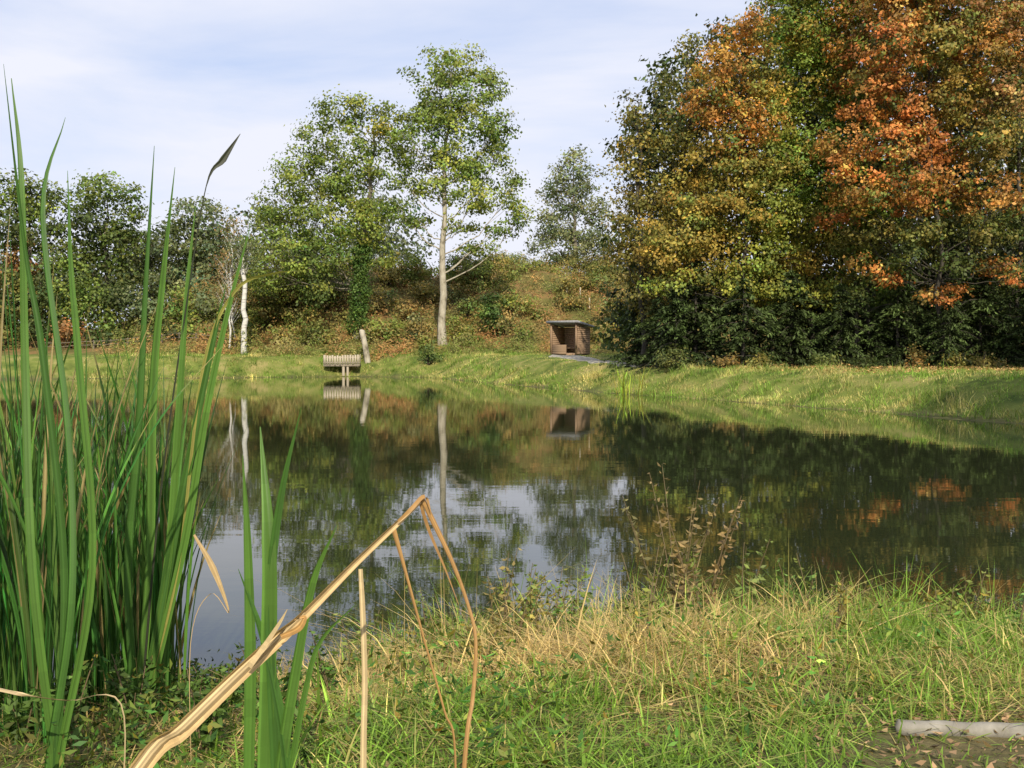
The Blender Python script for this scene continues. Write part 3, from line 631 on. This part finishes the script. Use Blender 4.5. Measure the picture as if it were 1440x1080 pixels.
hero("cattail_plant","tall cattail plant with arching blade leaves","reed",[
 ([(75,1060,0),(45,800,0),(35,500,.1),(30,250,.1),(16,110,.2)],[22,22,20,14,2],g1,.3),
 ([(80,1060,0),(90,800,0),(60,500,0),(35,350,0),(5,90,-.1)],[20,20,20,12,1],g2,-.4),
 ([(70,1060,0),(100,850,0),(95,600,.1),(60,300,.2),(92,165,.3)],[20,20,18,14,1],g2,.5),
 ([(85,1060,0),(130,800,0),(110,500,0),(100,380,0),(95,240,0)],[20,18,18,12,1],g1,.2)],3.5,M_reed,"cattails at the pond edge",ws=.55)
hero("cattail_plant","tall cattail plant with one dark bent leaf tip","reed",[
 ([(190,1000,0),(180,800,0),(195,600,0),(205,400,0),(217,205,0)],[16,16,15,10,1],g2,.4),
 ([(195,1000,0),(210,800,0),(215,550,0),(228,400,0),(246,235,0)],[18,18,17,13,1],g1,.6),
 ([(200,1000,0),(235,800,0),(250,600,0),(262,420,0),(275,290,0)],[16,16,14,10,1],g1,-.3),
 ([(198,1000,0),(225,700,0),(262,430,0),(290,262,0),(314,224,.02),(338,188,.05)],[5,4,3,2,13,1],(.045,.05,.03),.2),
 ([(205,1000,0),(260,760,0),(290,580,0),(320,440,0),(352,318,0)],[16,16,14,10,1],g1,.2),
 ([(203,1000,0),(240,780,0),(275,600,0),(300,480,0),(318,400,0)],[18,18,14,10,1],g2,.3),
 ([(200,1000,0),(250,800,0),(285,520,0),(330,410,0),(385,385,0),(436,381,0)],[7,6,6,6,8,1],(.30,.28,.07),.2)],4.6,M_reed,"cattails at the pond edge",ws=.7)
hero("cattail_plant","separate cattail plant with upright bright green leaves","reed",[
 ([(372,1075,0),(378,900,0),(378,760,0),(366,600,.1)],[26,30,26,2],g1,.1),
 ([(388,1078,0),(380,850,0),(395,700,0),(424,572,0)],[20,19,14,1],g2,.4),
 ([(395,1080,0),(415,950,0),(440,820,0),(474,738,0)],[22,20,14,1],g1,.2),
 ([(350,1078,0),(352,930,0),(348,760,0),(341,640,0)],[20,22,14,1],g1,-.2),
 ([(405,1080,0),(390,980,0),(365,880,0),(335,800,0)],[19,18,12,1],g2,.5),
 ([(410,1080,0),(432,960,0),(452,900,0),(500,850,0)],[12,11,8,1],g1,.2)],3.3,M_reed,"cattails at the pond edge",ws=.75)
# dry bent reed
S1=(.50,.35,.17); S2=(.37,.21,.075); S3=(.58,.44,.24)
def pp(l,d): return [P(x,y,d+z) for x,y,z in l]
ac=Acc()
pts=pp([(190,1090,0),(255,1028,0),(330,955,.02),(395,895,.03),(425,868,.03),(500,792,.06),(560,735,.08),(594,702,.1)],1.95)
g0=pts[0]+np.array([-.5,-.25,0]); g0[2]=H(g0[0],g0[1])-.05
pth=[g0,(g0+pts[0])/2+np.array([0.02,0,-.03])]+pts
base=g0.copy()
k_=1.95/F
ribbon(ac,pth,np.array([30,30,29,27,24,22,15,11,9,7])*k_,S1,side=(.7,.2,-.7),fold=.75,twist=.25,strips=9,streak=.22)
ribbon(ac,[p+np.array([.004,.006,.007]) for p in pth[:7]],np.array([20,19,18,16,16,12,2])*k_,S3,side=(.7,.3,-.6),fold=-.6,twist=-.4,strips=6,streak=.2)
ribbon(ac,pp([(350,938,.0),(372,908,.0),(392,878,-.005),(404,857,-.01)],1.95),np.array([8,7,5,1])*k_,S3,side=(1,0,.4))
ribbon(ac,pp([(395,896,.0),(420,884,.0),(428,868,.0),(414,872,.0)],1.95),np.array([8,9,6,1])*k_,S2,side=(1,0,.4),strips=4,streak=.2)
q=pp([(594,702,.1),(610,735,.1),(636,790,.09),(658,850,.08),(669,900,.06),(665,980,.04),(652,1090,.0)],1.95)
e=q[-1]+np.array([-.04,-.02,0]); e[2]=H(e[0],e[1]); q.append(e)
ribbon(ac,q,np.array([7,8,6,5,5,6,7,7])*k_,S2,fold=.5,twist=.5,strips=5,streak=.25)
ribbon(ac,pp([(590,703,.1),(603,745,.11),(626,800,.11),(645,850,.1)],1.95),np.array([5,5,3,1])*k_,(.32,.18,.065),fold=.3,twist=-.5)
ribbon(ac,pp([(560,733,.08),(578,716,.08),(597,698,.1),(606,720,.1)],1.94),np.array([3,6,6,1])*k_,S2,side=(.7,0,-.7))
obj("dry_reed",ac.mesh("dry_reed",M_dry,True,base),loc=base,label="straw coloured dead reed stalk snapped into an arch",category="reed")
def dry(lst,w,col,label,d,tw=.2):
    ac=Acc(); q=pp(lst,d)
    g=q[-1].copy(); g[2]=H(g[0],g[1])-.02; q.append(g)
    ribbon(ac,q,np.array(list(w)+[w[-1]])*d/F,np.array(col),fold=.5,twist=tw,strips=4,streak=.2); obj("dry_reed",ac.mesh("dry_reed",M_dry,True,g),loc=g,label=label,category="reed")
dry([(507,800,0),(510,860,0),(513,960,0),(511,1085,0)],[6,8,8,9],S3,"upright broken pale reed stem",2.3)
dry([(553,742,0),(572,810,0),(598,905,0),(625,1000,0),(640,1060,0)],[7,4,3,3,3],S2,"thin curved dry reed stem",2.6)
dry([(273,752,0),(300,800,0),(322,862,0),(296,835,.0),(268,905,0)],[3,9,1,1,1],S1,"dangling dry straw leaf",3.4)
dry([(-10,968,0),(40,978,0),(95,985,.1),(170,990,.1)],[7,5,4,2],S3,"pale dead reed leaf lying across the plants",3.2)
# ------------------------------------------------------------ foreground grass
ac=Acc()
def bare(X,Y): return (X-.28*(Y-4)>1.3)&(Y<4.1+.2*fn(X,Y,.5,77))
def fgrass(ntuft,per,xr,yr,hr,w,mix,seed,smax=99,lean=.45,spread=.05,g=(.17,.285,.035),st=(.60,.45,.18)):
    X=rng.uniform(*xr,ntuft);Y=rng.uniform(*yr,ntuft)
    ta=rng.uniform(0,6.28,ntuft); th=np.exp(rng.normal(0,.28,ntuft)); tcol=rng.normal(0,.45,ntuft)
    X=np.repeat(X,per)+rng.normal(0,spread,ntuft*per); Y=np.repeat(Y,per)+rng.normal(0,spread,ntuft*per); n=len(X)
    ta=np.repeat(ta,per)+rng.normal(0,1.0,n); th=np.repeat(th,per); tcol=np.repeat(tcol,per)
    s=sd(X,Y)
    k=(s>-.1)&(s<smax)&(rng.uniform(0,1,n)<np.clip(.75+.5*fn(X,Y,.6,seed),.15,1))
    k&=~(bare(X,Y)&(rng.uniform(0,1,n)<.72))
    X,Y,s,ta,th,tcol=X[k],Y[k],s[k],ta[k],th[k],tcol[k]; m=len(X)
    cen=ss(1-np.abs(X-.05)/1.8)
    v=fn(X,Y,1.1,seed+1)+.5*fn(X,Y,.35,seed+2)+mix+tcol+ ss(1-np.abs(Y-5.3)/1.6)*(.2+.95*cen) - ss((4.6-Y)/1.2)*.6 - ss((X-.8)/1)*.55
    t=ss((v+rng.normal(0,.45,m)+.3)/1.5)[:,None]
    br=rng.uniform(0,1,m)[:,None]; stc=np.array(st)*(1-.5*br)+np.array((.36,.22,.10))*.5*br
    col=(1-t)*np.array(g)+t*stc
    col*=np.exp(rng.normal(0,.33,m))[:,None]*(1-.35*ss((-.9-X)/.8))[:,None]  # left side tinted darker, painting the shade under the reeds
    h=rng.uniform(*hr,m)*th*(.8+.35*ss((Y-3.2)/3))*(.5+.5*ss((X+1.5)/.9))*np.where((Y<3.95)&(X>1.2),.42,1)
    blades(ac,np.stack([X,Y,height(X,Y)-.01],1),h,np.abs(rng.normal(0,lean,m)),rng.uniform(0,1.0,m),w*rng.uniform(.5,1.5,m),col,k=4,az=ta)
fgrass(5200,15,(-3.6,5.4),(2.6,8),(.06,.19),.0075,-.05,61)
fgrass(700,12,(-1.3,5.4),(5.0,8),(.2,.40),.007,.1,71,2.2)
fgrass(3100,14,(-2.2,5.0),(3.2,7.8),(.09,.24),.0068,.8,91,lean=1.5,spread=.09)
fgrass(1100,7,(-2.6,5.0),(3.0,7.6),(.08,.2),.012,-1.2,95,lean=.9)
fgrass(500,14,(-5,6.5),(.3,2.7),(.08,.22),.007,-.1,62)
obj("grass",ac.mesh("grass",M_grass),label="rough mixed straw and green grass on the near bank",category="grass",kind="stuff")
ac=Acc(); n=60000
X=rng.uniform(-4.4,5,n);Y=rng.uniform(2.8,7.6,n); s=sd(X,Y); w=np.clip(.6-.3*X,.25,1)*np.clip(.35+.9*fn(X,Y,.45,81),0,1); k=(s>.03)&(rng.uniform(0,1,n)<w)&~bare(X,Y); X,Y=X[k],Y[k]
col=np.array([.11,.18,.03])*np.exp(rng.normal(0,.45,len(X)))[:,None]*np.stack([1+.9*np.clip(rng.normal(0.1,.6,len(X)),-.4,2.2),np.ones(len(X)),np.ones(len(X))],1)*(1-.4*ss((-.8-X)/.8))[:,None]  # leaf colour also darkened leftwards for shade beneath the cattails
hh_=rng.uniform(.02,.22,len(X))*(1+.7*np.clip(fn(X,Y,.4,82),-.5,1.5))
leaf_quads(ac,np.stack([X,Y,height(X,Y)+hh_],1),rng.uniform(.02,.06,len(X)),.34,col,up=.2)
obj("ground_cover",ac.mesh("ground_cover",M_leaf),label="low leafy weeds between the grass",category="plants",kind="stuff")
ac=Acc(); n=4200
X=rng.uniform(-1.5,3.4,n);Y=rng.uniform(2.9,5.0,n); k=((X-.28*(Y-4)>1.1)&(Y<4.4))|(rng.uniform(0,1,n)<.18); X,Y=X[k],Y[k]; n=len(X)
col=np.array([.30,.19,.10])*np.exp(rng.normal(0,.45,n))[:,None]
leaf_quads(ac,np.stack([X,Y,height(X,Y)+rng.uniform(.005,.03,n)],1),rng.uniform(.012,.05,n),.55,col,up=1.2)
obj("fallen_leaves",ac.mesh("fallen_leaves",M_leaf),label="brown dead leaves lying on bare soil",category="leaves",kind="stuff")
p0=P(1250,1020,4.02);p1=P(1560,1024,3.98); p0[2]=H(p0[0],4.02)+.016; p1[2]=H(p1[0],3.98)+.016
ac=Acc(); tq=np.linspace(0,1,24)[:,None]; lp=p0+(p1-p0)*tq; lp[:,2]+=.002*np.sin(np.arange(24)*1.3)
rr=np.full(24,.034)+rng.normal(0,.0012,24); rr[0]=.005; lp[0]=lp[1]-[.012,0,0]
tube(ac,lp,rr,12); obj("log",ac.mesh("log",M_stone,True,p0),loc=p0,label="dull grey log half buried in dead leaves",category="log")
# weeds
def weed(px,d,h,col,nl,label,ls=.055,stems=None,stemc=(.2,.15,.08)):
    x=P(px,900,d)[0]; b0=np.array([x,d,H(x,d)-.02]); ac=Acc()
    for sidx in range(stems or rng.integers(2,5)):
        az=rng.uniform(0,6.28); e=b0+np.array([math.cos(az)*h*.28,math.sin(az)*h*.2,h*rng.uniform(.65,1)])
        pth=bez(b0,(b0+e)/2+np.array([0,0,h*.12]),e,7); tube(ac,pth,np.linspace(.005,.0018,7),5,t=np.array(stemc))
        n=nl; ti=rng.uniform(.2,1,n); pos=np.stack([np.interp(ti,np.linspace(0,1,7),pth[:,q]) for q in range(3)],1)
        an=rng.uniform(0,6.28,n); dr=np.stack([np.cos(an),np.sin(an),rng.uniform(-.3,.4,n)],1)
        sz=ls*(1.3-ti*.7)*rng.uniform(.7,1.2,n)
        leaf_quads(ac,pos+dr*sz[:,None]*.55,sz,.42,np.array(col)*np.exp(rng.normal(0,.3,n))[:,None],up=.3,adir=dr*2)
    obj("weed_plant",ac.mesh("weed_plant",M_leaf,False,b0),loc=b0,label=label,category="plant",group="weeds on the near bank")
for px,d,h,c,nl,st in [(955,6.7,1.15,(.26,.19,.08),26,5),(935,6.9,1.0,(.2,.18,.07),22,4),(985,6.5,.9,(.28,.19,.08),24,4),(700,6.6,.7,(.26,.2,.07),20,4),(735,6.8,.65,(.16,.22,.05),26,4),(800,6.9,.65,(.17,.23,.05),26,4),(1040,6.7,.7,(.16,.2,.05),22,4)]:
    weed(px,d,h,c,nl,"tall dried weed rising over the water",ls=.07,stems=st)
WL=[]
for q in range(34):
    px=rng.uniform(480,1430); WL.append((px,rng.uniform(5.4,7.3),rng.uniform(.3,.62),(.15*rng.uniform(.8,1.8),.21,.045),int(rng.integers(16,34))))
for q in range(34):
    px=rng.uniform(-20,520); WL.append((px,rng.uniform(3.8,5.6),rng.uniform(.2,.42),(.09,.15,.03),30))
for px,d,h,c,nl in WL:
    weed(px,d,h,c,nl,"leafy wild weed rising from the grass")
# ------------------------------------------------------------ camera, light
cam=bpy.data.cameras.new("camera"); co=bpy.data.objects.new("camera",cam); link(co)
co.location=(0,0,CAMH); co.rotation_euler=(math.pi/2-PITCH,0,0); cam.sensor_width=36; cam.lens=37.5; cam.clip_end=5000; cam.clip_start=.05
scene.camera=co
EL=37; PH=8
sl=bpy.data.lights.new("sun",'SUN'); sl.energy=5.0; sl.angle=math.radians(.5); sl.color=(1,.91,.73)
so=bpy.data.objects.new("sun",sl); link(so); so.rotation_euler=(math.pi/2-math.radians(EL),0,math.radians(PH)); so.location=(20,-20,30)
w=bpy.data.worlds.new("World"); scene.world=w; w.use_nodes=True; nt=w.node_tree
bg=nt.nodes['Background']; bg.inputs[1].default_value=.11
sk=N(nt,'ShaderNodeTexSky',sky_type='NISHITA'); sk.sun_disc=False; sk.sun_elevation=math.radians(EL); sk.sun_rotation=math.radians(180-PH); sk.air_density=1.0; sk.dust_density=.6
tc=N(nt,'ShaderNodeTexCoord'); mp=N(nt,'ShaderNodeMapping'); mp.inputs['Scale'].default_value=(1.0,1.0,5.0)
nt.links.new(tc.outputs['Generated'],mp.inputs[0])
no=N(nt,'ShaderNodeTexNoise'); no.inputs['Scale'].default_value=1.6; no.inputs['Detail'].default_value=8; no.inputs['Roughness'].default_value=.55; no.inputs['Distortion'].default_value=.4
nt.links.new(mp.outputs[0],no.inputs['Vector'])
r=N(nt,'ShaderNodeValToRGB'); r.color_ramp.elements[0].position=.34; r.color_ramp.elements[0].color=(.0,.0,.0,1); r.color_ramp.elements[1].position=.60; r.color_ramp.elements[1].color=(1,1,1,1)
nt.links.new(no.outputs['Fac'],r.inputs[0])
hz=N(nt,'ShaderNodeMix',data_type='RGBA'); hz.inputs[0].default_value=.68; nt.links.new(sk.outputs[0],hz.inputs[6]); hz.inputs[7].default_value=(6.4,7.3,9.9,1)
mx=N(nt,'ShaderNodeMix',data_type='RGBA'); nt.links.new(r.outputs[0],mx.inputs[0]); nt.links.new(hz.outputs[2],mx.inputs[6]); mx.inputs[7].default_value=(8.0,8.2,9.2,1)
nt.links.new(mx.outputs[2],bg.inputs[0])
scene.view_settings.view_transform='Standard'; scene.view_settings.look='None'; scene.view_settings.exposure=0
